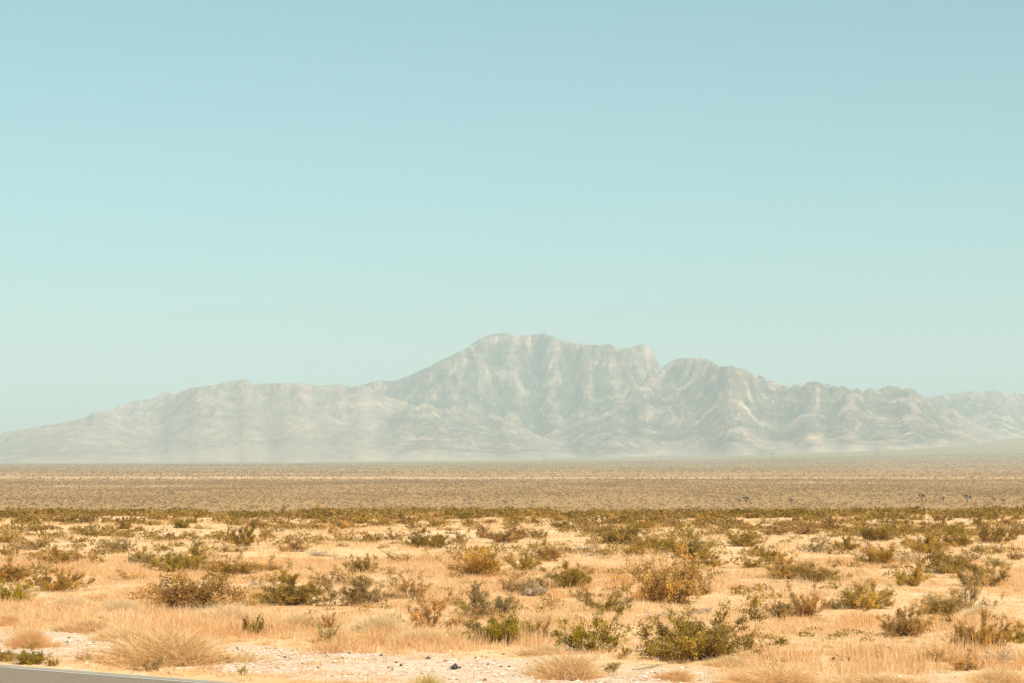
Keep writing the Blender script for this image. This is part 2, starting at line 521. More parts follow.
def build_mountains():
    NA, NR = 780, 420
    u = np.linspace(-250, 1274, NA)
    d = np.linspace(9600, 17600, NR)
    U, D = np.meshgrid(u, d)
    X = (U - W / 2) / F * D
    wx = X + 500 * (fbm(X / 900, D / 900, 41, 4) - .5) * 2 + (D - 12000) * .75
    wy = D + 500 * (fbm(X / 900 + 9, D / 900, 45, 4) - .5) * 2
    rid = ridged(wx / 900, wy / 1500, 51, 5)
    rid2 = ridged(wx / 260 + 3, wy / 380, 61, 4)
    base = terrain(X, D)
    Z = None
    for (pf, D0, wd, pw, amp) in LAYERS:
        yc = pf(U)
        Dl = D0 + 900 * (fbm(U / 75, U * 0, int(D0), 3) - .5) * 2 * min(1, wd / 2600)
        zc = CAM_H + (HOR - yc) / F * Dl
        zb = base - 15
        t = (Dl - D) / wd
        hgt = np.maximum(zc - zb, 0)
        front = hgt * np.clip(1 - t, 0, 1) ** pw
        back = hgt * np.clip(1 - (-t) * 1.9, 0, 1) ** 1.2
        prf = np.where(t >= 0, front, back)
        bite = np.sin(np.clip(np.abs(t), 0, 1) ** .55 * math.pi)
        cut = ((1 - rid) * .24 + (1 - rid2) * .17) * amp * bite * hgt * .62
        z = zb + prf - cut * (prf > 0)
        tone = np.clip(amp, 0, 1) * sstep(.06, .34, prf / np.maximum(hgt, 1)) * np.clip(hgt / 200, 0, 1)
        if Z is None: Z = z; T = tone; continue
        kk = 30.0
        hh_ = np.clip(.5 + .5 * (z - Z) / kk, 0, 1)
        T = T * (1 - hh_) + tone * hh_
        Z = Z * (1 - hh_) + z * hh_ + kk * hh_ * (1 - hh_) * sstep(0, 60, np.maximum(z, Z) - zb)
    KT = .30 + .70 * np.clip(T, 0, 1)
    dx = float(u[1] - u[0]) / F * 13500; dy = float(d[1] - d[0])
    Z = Z + ((fbm(X / 55, D / 55, 97, 3) - .5) * 16 + (fbm((X + .8 * D) / 230, (D - .5 * X) / 420, 96, 3) - .5) * 120 * KT + (fbm((X + 1.2 * D) / 90, (D - .5 * X) / 230, 94, 3) - .5) * 60) * np.clip((Z - base) / 420, 0, 1)

    def hold(Z, kers, lo):
        # hold the skyline: lift or lower each bearing so that its highest sight line is the real crest
        tgt = (HOR - S(U[0])) / F if False else (HOR - S(np.linspace(-250, 1274, Z.shape[1]))) / F
        Dq = np.linspace(9600, 17600, Z.shape[0])[:, None] * np.ones((1, Z.shape[1]))
        bq = upsample(base, *Z.shape)
        for kw, l in zip(kers, lo):
            ang = (Z - CAM_H) / Dq
            mx = ang.max(0)
            corr = tgt - mx
            if kw > 1:
                ker = np.exp(-np.linspace(-2, 2, kw) ** 2); ker /= ker.sum()
                corr = np.convolve(np.pad(corr, kw // 2, mode='edge'), ker, mode='valid')
            mxs = np.convolve(np.pad(mx, 20, mode='edge'), np.ones(41) / 41, mode='valid')
            Z = Z + corr[None] * Dq * sstep(l, .97, np.clip((Z - bq) / (np.maximum(mxs, 1e-3)[None] * Dq + 25), 0, 1))
        return Z

    Z = Z * 1.0
    Z, A = erode(Z, KT, base, dx, dy, 9, .018)
    Z = hold(Z, [81, 31], [0, .2])
    Z, A = erode(Z, KT, base, dx, dy, 9, .015)
    Z = hold(Z, [81, 31], [0, .2])
    Z, A = erode(Z, KT, base, dx, dy, 6, .015, .04)
    nr, na = 640, 1500
    conv = Z - blur(Z, 4)
    small = Z - blur(Z, 1)
    Zu = upsample(Z, nr, na); Cu = upsample(conv, nr, na) + 1.5 * upsample(small, nr, na); T = upsample(T, nr, na)
    U, D = np.meshgrid(np.linspace(-250, 1274, na), np.linspace(9600, 17600, nr))
    X = (U - W / 2) / F * D
    base2 = upsample(base, nr, na)
    rock = np.clip((Zu - base2) / 260, 0, 1) * T
    Zu = Zu + (ridged(X / 95 + D / 260, D / 120, 98, 4) - .5) * 46 * rock + (fbm(X / 26, D / 30, 99, 3) - .5) * 22 * rock
    Zu = Zu + (ridged((X + .9 * D) / 150, (D - .4 * X) / 420, 93, 4) - .45) * 55 * rock
    Zu = hold(Zu, [121, 61, 25, 9, 5, 3, 3], [.1, .35, .6, .75, .85, .85, .9])
    Zu = np.where(Zu < base2 - 12, base2 - 12, Zu)
    v = np.stack([X, D, Zu], -1).reshape(-1, 3)
    i = np.arange(nr - 1)[:, None] * na; j = np.arange(na - 1)[None]
    f = np.stack([i + j, i + j + 1, i + na + j + 1, i + na + j], -1).reshape(-1, 4)
    me = mesh_np("mountains", v, f, T.ravel(), [M_MTN], None, True)
    a = me.attributes.new("ridge", 'FLOAT', 'POINT')
    a.data.foreach_set("value", np.clip(.5 + Cu / 26, 0, 1).ravel().astype(np.float32))
    link("mountains", me, kind="structure")
    return float(Zu.max())


Z_TOP = build_mountains()


# ------------------------------------------------------------------ shrubs
def leaf_quads(P, n, rad, size, up=.3, rg=None):
    """n small diamond leaves round each point of P"""
    rg = rg or rng
    P = np.repeat(P, n, 0)
    c = P + rg.normal(0, rad, P.shape)
    a = rg.normal(0, 1, P.shape); a[:, 2] += up * 3; a /= np.linalg.norm(a, axis=1)[:, None]
    b = np.cross(a, rg.normal(0, 1, P.shape)); b /= np.linalg.norm(b, axis=1)[:, None] + 1e-9
    L = size * rg.uniform(.6, 1.4, (len(P), 1)); Wd = L * .48
    q = np.stack([c - a * L / 2, c + b * Wd / 2, c + a * L / 2, c - b * Wd / 2], 1)
    return q


def shrub_parts(seed, n_stem=24, spread=1.0, leaf=.042, per=12, clumps=7, gap=0.0, lean=(0, 0), bare=0.0, tall=0, fill=.06, merge=False, lumps=5):
    """unit shrub, made 2 m wide and 1 m high; branches and foliage as two meshes, or one for the far ones"""
    rg = np.random.default_rng(seed)
    br, lf = MB(), MB()
    lm = 1 if merge else 0
    ph = rg.uniform(0, 6.28, 4)
    for i in range(n_stem):
        az = 2 * math.pi * (i + rg.uniform(-.5, .5)) / n_stem
        if gap and abs(((az - 1.3 + math.pi) % (2 * math.pi)) - math.pi) < gap: continue
        tilt = math.acos(1 - rg.uniform(.0, .86) * spread) if spread * .86 < 1 else rg.uniform(.1, 1.4)
        reach = 1 + .28 * math.sin(lumps * az + ph[0]) * math.sin(tilt) + .14 * math.sin(3 * az + ph[1] + 3 * tilt)
        L = rg.uniform(.62, 1.08) * reach
        if i < tall: L = 1.6; tilt = .82; az = -.1 + .25 * i
        dirn = np.array([math.cos(az) * math.sin(tilt), math.sin(az) * math.sin(tilt), math.cos(tilt) * .82])
        p0 = np.array([rg.normal(0, .10), rg.normal(0, .10), -.03])
        ks = np.linspace(0, 1, 6)
        bend = rg.normal(0, .13, 3); bend[2] = abs(bend[2]) + .05 * math.sin(tilt)
        pts = p0 + dirn * L * ks[:, None] + bend * (ks ** 2)[:, None] * L
        pts[:, :2] += np.array(lean) * (ks ** 1.5)[:, None]
        pts[:, 2] = np.maximum(pts[:, 2], -.02 + .07 * ks)
        no_leaf = rg.uniform() < bare
        br.tube(pts, .012, .003, rg.uniform(.1, .8), 0)
        base_t = rg.uniform(.1, .75)
        for s in range(clumps):
            k = rg.uniform(.30, 1.0) if i >= tall else rg.uniform(.8, 1.0)
            i0 = min(int(k * 5), 4); q0 = pts[i0] + (pts[i0 + 1] - pts[i0]) * (k * 5 - i0)
            dv = dirn * .5 + rg.normal(0, .6, 3); dv[2] += .45; dv /= np.linalg.norm(dv)
            l2 = rg.uniform(.10, .26)
            kk = np.linspace(0, 1, 4)
            q = q0 + dv * l2 * kk[:, None] + rg.normal(0, .03, 3) * (kk ** 2)[:, None]
            br.tube(q, .005, .002, rg.uniform(.2, .9), 0)
            tips = q[1:]
            if rg.uniform() < .5:
                dv2 = dv + rg.normal(0, .5, 3); q2 = q[2] + dv2 * l2 * .5 * kk[:, None]
                br.tube(q2, .004, .002, rg.uniform(.3, .9), 0)
                tips = np.concatenate([q[1:], q2[1:]])
            if no_leaf or rg.uniform() < .1: continue
            lq = leaf_quads(tips, per, fill * .55, leaf, .5, rg)
            lf_t = np.clip(base_t + rg.normal(0, .1) + rg.normal(0, .2, len(lq)), 0, 1)
            (br if merge else lf).quads(lq, lf_t, lm)
    P = np.concatenate(br.v if merge else (lf.v + br.v if bare else lf.v))
    x0, x1 = np.percentile(P[:, 0], 3), np.percentile(P[:, 0], 97)
    y0, y1 = np.percentile(P[:, 1], 3), np.percentile(P[:, 1], 97)
    zt_ = np.percentile(P[:, 2], 96)
    A = np.array([2 / (x1 - x0), 2 / (y1 - y0), 1 / zt_]); O = np.array([(x0 + x1) / 2, (y0 + y1) / 2, 0])
    if tall: O[:] = 0
    for m_ in (br, lf):
        m_.v = [(v - O) * A for v in m_.v]
    return br, lf


PROTO = {}


def proto(kind, variants):
    out = []
    for kw in variants:
        br, lf = shrub_parts(**kw)
        out.append((br.mesh(kind + "_branches", [M_STEM]), lf.mesh(kind + "_foliage", [M_LEAF])))
    PROTO[kind] = out


proto("creosote", [dict(seed=100 + i, n_stem=22 + 2 * (i % 4), spread=[1.0, 1.05, .92][i % 3], per=14 + i % 3, clumps=8 + i % 2, lumps=3 + i % 4,
                        lean=((i % 3 - 1) * .15, 0)) for i in range(9)])
proto("dense", [dict(seed=200 + i, n_stem=30, spread=1.0, per=13, clumps=7, fill=.075, lumps=3 + i) for i in range(4)])
proto("open", [dict(seed=300 + i, n_stem=22, spread=1.05, per=11, clumps=6, gap=.4 if i % 2 else 0, bare=.15, lumps=4 + i % 3) for i in range(6)])
proto("bare", [dict(seed=400 + i, n_stem=15, spread=.95, per=9, clumps=4, bare=.5) for i in range(2)])
proto("tall", [dict(seed=500, n_stem=44, spread=1.08, per=13, clumps=8, tall=2, lean=(.1, 0), lumps=4)])
proto("sprig", [dict(seed=600 + i, n_stem=12, spread=.6, per=14, clumps=6, leaf=.06, fill=.08) for i in range(3)])
SMALL = []
for i in range(9):
    br, lf = shrub_parts(seed=700 + i, n_stem=22, spread=1.05, per=8, clumps=6, leaf=.085, fill=.1, merge=True, lumps=3 + i % 3)
    SMALL.append(br.mesh("small_shrub", [M_STEM, M_LEAF]))


def clump_mesh(seed, nt_=80, per=85):
    """a ragged mound of dry grass, 2 m wide and 1 m high: many small tufts of fine blades standing in one another"""
    rg = np.random.default_rng(seed)
    ta = rg.uniform(0, 2 * math.pi, nt_); tr_ = np.minimum(np.abs(rg.normal(0, .55, nt_)) + .1 * rg.uniform(0, 1, nt_), 1.25)
    lob = 1 + .22 * np.sin(ta * 3 + seed) + .15 * np.sin(ta * 5 + seed * 2)
    cx, cy = tr_ * np.cos(ta) * lob * .86, tr_ * np.sin(ta) * lob * .86
    th = np.clip(1.0 - .62 * tr_ ** 1.5, .2, 1) * rg.uniform(.4, 1.1, nt_)
    tt = rg.uniform(.28, .85, nt_)
    n = nt_ * per
    X = np.repeat(cx, per) + rg.normal(0, .085, n); Y = np.repeat(cy, per) + rg.normal(0, .085, n)
    a2 = rg.uniform(0, 2 * math.pi, n); tilt = np.abs(rg.normal(0, .75, n))
    lx, ly = np.repeat(cx, per) * .45, np.repeat(cy, per) * .45
    dv = np.stack([np.cos(a2) * np.sin(tilt) + lx, np.sin(a2) * np.sin(tilt) + ly, np.cos(tilt)], 1)
    L = np.repeat(th, per) * rg.uniform(.35, 1.0, n)
    base = np.stack([X, Y, np.full(n, -.02)], 1)
    side = np.cross(dv, rg.normal(0, 1, (n, 3))); side /= np.linalg.norm(side, axis=1)[:, None]
    w = .0055
    mid = base + dv * (L * .55)[:, None]
    tip = base + dv * L[:, None] + np.stack([np.cos(a2), np.sin(a2), -.5 * np.ones(n)], 1) * (L * .18)[:, None]
    t = np.clip(np.repeat(tt, per) + rg.normal(0, .16, n), 0, 1)
    mb = MB()
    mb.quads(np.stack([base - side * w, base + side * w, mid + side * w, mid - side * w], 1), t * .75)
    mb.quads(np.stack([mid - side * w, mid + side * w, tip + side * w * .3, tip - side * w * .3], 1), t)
    return mb


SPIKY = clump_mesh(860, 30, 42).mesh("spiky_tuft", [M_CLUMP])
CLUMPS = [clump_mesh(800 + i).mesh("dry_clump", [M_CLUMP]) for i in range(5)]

COL = dict(
    olive=(.52, .325, .072), dark=(.40, .252, .060), gold=(.57, .355, .10), rust=(.60, .32, .10),
    brown=(.54, .325, .11), green=(.42, .300, .033), grey=(.50, .34, .15), silver=(.74, .59, .44), lime=(.70, .53, .19),
    straw=(.90, .67, .395), tan=(.88, .62, .345), orange=(.86, .59, .31), pale=(.91, .71, .46))
WORD = dict(olive="olive", dark="dark olive", gold="golden olive", rust="rust coloured", brown="brown", green="bright green", lime="yellow green", grey="grey brown",
            silver="silvery grey", straw="straw coloured", tan="tan", orange="orange tan", pale="pale straw", umber="dark brown")

# picture x, base y, width, height, form, colour [, landmark label, its short name]
B = [
 (12, 582, 38, 22, 'creosote', 'gold'), (8, 603, 44, 22, 'dense', 'green', "dark green dense bush cut by the left edge of the frame", "dense green bush at the left edge"),
 (58, 591, 56, 24, 'creosote', 'olive', "wide olive creosote bush of round tufts, left of the big rust bush", "wide tufted olive bush at left"),
 (59, 563, 36, 14, 'creosote', 'olive'), (87, 560, 24, 10, 'open', 'brown'), (119, 552, 28, 16, 'creosote', 'grey'),
 (143, 564, 26, 15, 'creosote', 'grey'), (182, 571, 54, 25, 'creosote', 'olive', "olive creosote bush directly behind the big rust bush", "olive bush behind the rust bush"),
 (128, 582, 32, 12, 'open', 'gold'), (190, 612, 80, 40, 'dense', 'rust', "big rust coloured bush with a pale stick showing in its middle", "big rust bush"),
 (5, 543, 20, 9, 'creosote', 'olive'), (30, 550, 40, 17, 'open', 'brown'), (29, 521, 16, 7, 'dense', 'dark'), (61, 522, 14, 6, 'open', 'brown'),
 (85, 524, 17, 9, 'creosote', 'brown'), (40, 530, 15, 6, 'creosote', 'brown'), (76, 531, 12, 5, 'open', 'brown'), (93, 537, 10, 6, 'dense', 'dark'),
 (124, 529, 14, 12, 'creosote', 'brown'), (143, 525, 12, 6, 'creosote', 'brown'), (138, 531, 13, 5, 'open', 'brown'), (4, 555, 16, 8, 'creosote', 'rust'),
 (173, 541, 20, 9, 'creosote', 'brown'), (183, 528, 16, 10, 'creosote', 'olive'), (202, 529, 20, 5, 'open', 'brown'), (218, 521, 11, 5, 'creosote', 'brown'),
 (243, 546, 30, 21, 'creosote', 'dark', "dark grey olive upright bush far behind the low sprawling dark bush", "dark upright bush left of centre"),
 (228, 552, 36, 10, 'open', 'brown'), (268, 538, 26, 12, 'open', 'gold'), (300, 552, 38, 17, 'open', 'brown'),
 (282, 525, 16, 7, 'creosote', 'brown'), (310, 529, 28, 7, 'creosote', 'brown'), (340, 529, 18, 11, 'creosote', 'brown'), (232, 521, 14, 6, 'creosote', 'olive'),
 (305, 519, 18, 6, 'creosote', 'olive'), (236, 575, 38, 15, 'dense', 'dark', "low dark olive bush sprawling right of the olive bush behind the rust bush", "low sprawling dark bush"),
 (268, 571, 38, 14, 'open', 'gold'), (290, 605, 54, 31, 'creosote', 'olive', "olive creosote bush with a green heart, right of the big rust bush", "green hearted olive bush"),
 (332, 586, 44, 19, 'open', 'brown'), (362, 605, 46, 28, 'creosote', 'grey', "grey olive bush second to the right of the big rust bush", "grey olive bush left of centre"),
 (341, 540, 20, 8, 'open', 'gold'), (246, 607, 24, 13, 'open', 'gold'), (362, 574, 28, 18, 'creosote', 'olive'),
 (407, 598, 46, 24, 'open', 'brown', "open brown bush with dark tufts just behind the reddish bush", "open brown bush"),
 (371, 543, 20, 11, 'creosote', 'brown'), (393, 540, 22, 12, 'open', 'brown'), (426, 548, 42, 17, 'creosote', 'olive', "wide olive bush far behind the reddish bush, among brown ones", "wide far olive bush"),
 (461, 544, 16, 11, 'creosote', 'grey'), (404, 563, 42, 17, 'bare', 'gold'), (475, 576, 46, 28, 'dense', 'olive', "round dense olive creosote bush standing alone on open grass near the centre", "round olive bush"),
 (484, 538, 22, 14, 'open', 'rust'), (503, 543, 36, 15, 'creosote', 'brown'), (381, 526, 22, 8, 'creosote', 'olive'), (410, 524, 12, 8, 'creosote', 'brown'),
 (415, 529, 15, 6, 'creosote', 'brown'), (437, 528, 20, 7, 'creosote', 'olive'), (449, 519, 12, 6, 'creosote', 'olive'), (351, 528, 24, 9, 'open', 'brown'),
 (349, 541, 18, 7, 'open', 'brown'), (490, 524, 10, 5, 'creosote', 'brown'), (479, 518, 11, 5, 'creosote', 'olive'),
 (434, 629, 54, 34, 'open', 'rust', "reddish brown open bush left of the bright green bush", "reddish bush"),
 (488, 617, 52, 27, 'creosote', 'grey', "grey olive bush standing right behind the bright green bush", "central grey olive bush"),
 (497, 643, 62, 29, 'dense', 'green', "bright green dense bush low by the edge of the white gravel", "bright green bush"),
 (524, 571, 32, 22, 'creosote', 'olive'), (546, 561, 26, 18, 'creosote', 'brown'), (519, 538, 18, 11, 'creosote', 'brown'), (538, 538, 15, 8, 'creosote', 'brown'),
 (561, 528, 20, 7, 'dense', 'dark'), (587, 533, 24, 13, 'open', 'gold'), (622, 544, 42, 21, 'dense', 'dark', "large dark olive bush farthest back of the dark cluster right of centre", "far large dark bush"),
 (635, 558, 21, 14, 'dense', 'olive'), (665, 551, 34, 15, 'dense', 'olive'), (689, 559, 44, 25, 'dense', 'dark', "dark dense bush just behind the tall golden olive bush", "dark dense bush"),
 (706, 568, 30, 13, 'creosote', 'olive'), (647, 528, 22, 8, 'creosote', 'olive'), (672, 527, 22, 7, 'creosote', 'brown'),
 (670, 604, 66, 50, 'dense', 'gold', "tall golden olive bush, the tallest right of centre, with stems at its foot", "tall golden olive bush"),
 (603, 555, 18, 8, 'open', 'gold'), (568, 588, 42, 23, 'creosote', 'olive', "olive tufted bush just right of the silvery shrub", "olive tufted bush"),
 (532, 594, 42, 18, 'creosote', 'grey'), (584, 598, 28, 13, 'open', 'gold'),
 (606, 611, 56, 26, 'open', 'dark', "open dark tufted bush behind the two stemmed dark green bush", "open dark tufted bush"),
 (593, 651, 68, 41, 'open', 'green', "dark green open bush with pale bare stems at its left, nearest the gravel", "dark green open bush"),
 (625, 656, 11, 9, 'sprig', 'olive'), (611, 672, 17, 10, 'sprig', 'gold'),
 (694, 658, 104, 50, 'tall', 'olive', "widest olive bush in front, with one tall branch sticking up at its right", "widest front bush"),
 (746, 546, 32, 15, 'dense', 'dark'), (776, 535, 28, 10, 'creosote', 'brown'), (803, 534, 26, 10, 'creosote', 'brown'), (826, 531, 24, 13, 'creosote', 'brown'),
 (725, 534, 26, 11, 'open', 'brown'), (701, 526, 18, 7, 'open', 'brown'), (771, 561, 24, 14, 'creosote', 'olive'), (755, 557, 24, 12, 'open', 'gold'),
 (751, 568, 28, 10, 'creosote', 'gold'), (787, 579, 31, 22, 'creosote', 'gold', "golden olive bush touching the left side of a low dark bush", "golden olive pair bush"),
 (820, 583, 38, 19, 'dense', 'dark', "low dark olive bush right of its golden olive neighbour", "low dark olive bush at right"),
 (816, 553, 36, 19, 'open', 'grey'), (846, 551, 24, 14, 'creosote', 'olive'), (766, 524, 20, 7, 'open', 'brown'), (795, 523, 12, 7, 'creosote', 'brown'),
 (850, 534, 14, 7, 'dense', 'dark'), (785, 619, 30, 23, 'creosote', 'grey', "grey bush touching the left side of the low rusty bush", "grey bush at right"),
 (807, 616, 34, 24, 'dense', 'rust', "low rusty gold bush touching a grey bush, right part of the grass", "low rusty bush"),
 (835, 609, 18, 12, 'creosote', 'grey'), (877, 541, 33, 18, 'dense', 'dark', "dark domed bush straight behind another dark bush of its size", "dark domed bush"),
 (875, 565, 34, 21, 'dense', 'olive', "olive bush with a dark heart in front of the dark domed bush", "dark hearted olive bush"),
 (911, 586, 33, 20, 'creosote', 'olive', "small round olive bush alone on bare grass in the right part", "lone round olive bush"),
 (905, 533, 16, 10, 'creosote', 'dark'), (926, 534, 28, 16, 'open', 'rust'), (924, 554, 40, 22, 'creosote', 'olive'), (954, 547, 32, 15, 'creosote', 'olive'),
 (949, 573, 50, 26, 'dense', 'dark', "big dark olive bush at the front of the right hand cluster", "big dark cluster bush"),
 (957, 535, 24, 9, 'creosote', 'olive'), (995, 543, 40, 21, 'creosote', 'dark', "broad dark olive bush far back near the right edge", "broad far dark bush"),
 (1018, 535, 24, 11, 'creosote', 'brown'), (978, 552, 12, 6, 'creosote', 'olive'), (993, 554, 20, 11, 'open', 'gold'), (1016, 560, 16, 9, 'creosote', 'brown'),
 (981, 587, 46, 25, 'creosote', 'gold', "golden olive bush leaning right, in front of the big dark cluster bush", "leaning golden bush"),
 (856, 596, 28, 18, 'open', 'gold'), (867, 609, 44, 23, 'creosote', 'olive', "olive and gold bush right of the low rusty bush", "olive and gold bush"),
 (942, 614, 44, 21, 'dense', 'brown', "brown dense bush beside the bush with bare pale branches", "brown dense bush"),
 (972, 609, 44, 32, 'open', 'grey', "nearly bare bush with pale crossing branches near the right edge", "bare branched bush"),
 (903, 636, 44, 28, 'creosote', 'brown', "brown grey bush with dark base, lowest right of the low rusty bush", "brown grey bush"),
 (933, 625, 26, 10, 'open', 'grey'), (952, 643, 20, 15, 'bare', 'brown'),
 (980, 652, 46, 34, 'creosote', 'olive', "olive bush with dark heart and upright tufts, nearest the lower right corner", "olive bush at lower right"),
 (1017, 643, 30, 18, 'creosote', 'olive'), (936, 662, 38, 14, 'open', 'gold'), (966, 670, 28, 19, 'open', 'rust'),
 (74, 615, 16, 8, 'open', 'rust'), (30, 664, 28, 15, 'dense', 'green', "bright green rounded shrub beside the asphalt at the lower left", "green roadside shrub"),
 (4, 661, 26, 13, 'dense', 'olive'), (52, 666, 12, 8, 'sprig', 'gold'), (86, 660, 18, 9, 'open', 'olive'), (147, 671, 30, 14, 'open', 'grey'),
 (254, 636, 20, 19, 'sprig', 'dark', "small dark green plant with one upright sprig above the gravel edge", "small upright green plant"),
 (328, 643, 19, 18, 'sprig', 'lime', "small yellow green plant at the upper edge of the white gravel", "small yellow green plant"),
 (324, 629, 20, 17, 'open', 'rust'), (242, 675, 9, 10, 'sprig', 'lime'), (226, 663, 11, 7, 'sprig', 'grey'),
  (538, 641, 22, 20, 'open', 'rust'),
 (105, 536, 11, 5, 'open', 'gold'), (160, 551, 18, 8, 'open', 'gold'), (212, 556, 14, 6, 'open', 'brown'), (455, 606, 14, 12, 'open', 'brown'),
 (510, 592, 20, 16, 'open', 'brown'), (645, 640, 10, 7, 'open', 'brown'), (888, 597, 12, 7, 'open', 'gold'), (735, 590, 10, 6, 'open', 'gold'),
 (548, 610, 22, 12, 'open', 'gold'), (313, 596, 18, 12, 'open', 'gold'), (394, 589, 16, 12, 'open', 'gold'), (20, 573, 22, 9, 'open', 'gold'),
 (640, 548, 26, 12, 'creosote', 'brown'), (700, 595, 20, 14, 'open', 'gold'), (720, 606, 8, 6, 'open', 'brown'),
 (605, 536, 18, 9, 'open', 'brown'), (940, 530, 16, 9, 'creosote', 'brown'), (890, 531, 14, 7, 'open', 'brown'), (862, 526, 16, 7, 'creosote', 'brown'),
 (978, 527, 18, 8, 'creosote', 'brown'), (1006, 524, 16, 7, 'creosote', 'brown'), (738, 527, 16, 7, 'open', 'brown'), (533, 524, 14, 6, 'creosote', 'brown'),
 (256, 528, 18, 8, 'creosote', 'brown'), (215, 538, 16, 5, 'open', 'gold'), (14, 530, 18, 6, 'open', 'brown'), (108, 523, 14, 6, 'creosote', 'olive'),
 (163, 521, 16, 7, 'creosote', 'brown'), (395, 519, 18, 6, 'creosote', 'brown'), (425, 519, 14, 6, 'open', 'brown'), (510, 527, 16, 7, 'open', 'brown'),
 (612, 524, 16, 7, 'open', 'brown'), (690, 518, 16, 6, 'open', 'brown'), (822, 519, 18, 7, 'creosote', 'brown'), (916, 520, 16, 7, 'creosote', 'olive'),
 (960, 518, 18, 7, 'creosote', 'brown'), (45, 543, 14, 8, 'open', 'brown'), (78, 543, 16, 7, 'open', 'gold'),
]
# low silvery shrubs
B += [(x, y, w, h, 'dense', 'silver') for x, y, w, h in [(533, 596, 22, 11), (660, 620, 26, 9), (585, 551, 20, 5), (903, 562, 18, 6),
      (318, 556, 20, 6), (999, 663, 32, 14), (340, 561, 16, 5), (592, 556, 14, 4), (1000, 566, 18, 6), (700, 614, 20, 6), (258, 586, 14, 6), (868, 612, 0, 0)] if w]
# clumps of dry grass: x, base y, w, h, colour, own label
G = [
 (163, 664, 134, 42, 'orange', "widest orange tan grass clump with a dark foot, rising from the gravel at left"),
 (28, 647, 48, 26, 'orange', "orange tan grass clump behind the green roadside shrub"),
 (5, 626, 34, 17, 'orange', "orange tan grass clump cut by the left edge of the frame"),
 (86, 632, 64, 19, 'tan', "tan grass clump along the top of the left gravel patch"),
 (120, 640, 50, 18, 'straw', "straw coloured grass clump right of the left gravel patch"),
 (566, 679, 78, 34, 'tan', "tan grass clump on the gravel below the dark green open bush"),
 (676, 680, 40, 15, 'orange', "small orange tan grass clump at the gravel edge below the widest front bush"),
 (775, 686, 104, 25, 'orange', "long orange brown grass clump at the right end of the gravel"),
 (885, 690, 120, 20, 'orange', "low orange grass clump along the bottom edge of the frame at right"),
 (982, 617, 32, 16, 'pale', "pale dry mound right of the brown dense bush"),
 (380, 632, 52, 25, 'pale', "pale straw clump left of the reddish bush's foot"),
 (420, 645, 60, 22, 'straw', "straw coloured clump below the reddish bush"),
 (225, 622, 56, 24, 'pale', "pale straw clump right of the big rust bush's foot"),
 (300, 628, 44, 20, 'straw', "straw coloured clump above the small yellow green plant"),
 (68, 607, 44, 15, 'pale', "pale straw clump in front of the wide tufted olive bush"),
 (122, 612, 44, 18, 'pale', "pale straw clump left of the big rust bush's foot"),
 (542, 628, 44, 22, 'straw', "straw coloured clump behind the bright green bush's right side"),
 (545, 655, 50, 15, 'straw', "low straw coloured clump between the bright green bush and the dark green open bush"),
 (730, 668, 50, 18, 'straw', "straw coloured clump below the right end of the widest front bush"),
 (428, 688, 44, 25, 'lime', "yellow green spiky tuft at the bottom edge in front of the dark stones"),
 (1000, 684, 60, 22, 'straw', "straw coloured clump in the lower right corner"),
]

TINT = {}
PL = []                       # placed items for labels


def vary(c, k=.16):
    f = 1 + random.uniform(-k, k)
    return tuple(min(1, max(0, x * f * (1 + random.uniform(-.3, .3) * k))) for x in c) + (1,)


def place(px, py, w, h, form, colr, far=False):
    x, y, z = hit(px, py)
    m_per = y / F
    wm, hm = w * m_per, h * m_per * 1.08
    yaw = random.uniform(0, 6.28)
    if form == 'tall': yaw = 0.0
    sc = (wm / 1.95, wm / 1.95, hm / 1.14)
    col = vary(COL[colr])
    if far:
        o = bpy.data.objects.new("desert_shrub", random.choice(SMALL)); C.objects.link(o)
        o.location = (x, y, z - .02); o.scale = sc; o.rotation_euler = (0, 0, yaw); o.color = col
        return o
    root = bpy.data.objects.new("creosote_bush" if colr not in ('silver', 'green', 'rust') else {'silver': 'bursage_shrub', 'green': 'green_shrub', 'rust': 'dry_bush'}[colr], None)
    root.empty_display_size = .2
    C.objects.link(root); root.location = (x, y, z - .02); root.scale = sc; root.rotation_euler = (0, 0, yaw)
    pr = random.choice(PROTO[form])
    for nm, me in (("branches", pr[0]), ("foliage", pr[1])):
        o = bpy.data.objects.new(nm, me); C.objects.link(o); o.parent = root; o.color = col
    return root


def size_word(w, y):
    m = w * CAM_H / max(y - HOR, 20)
    return "small" if m < 1.0 else ("middling" if m < 1.55 else "broad")


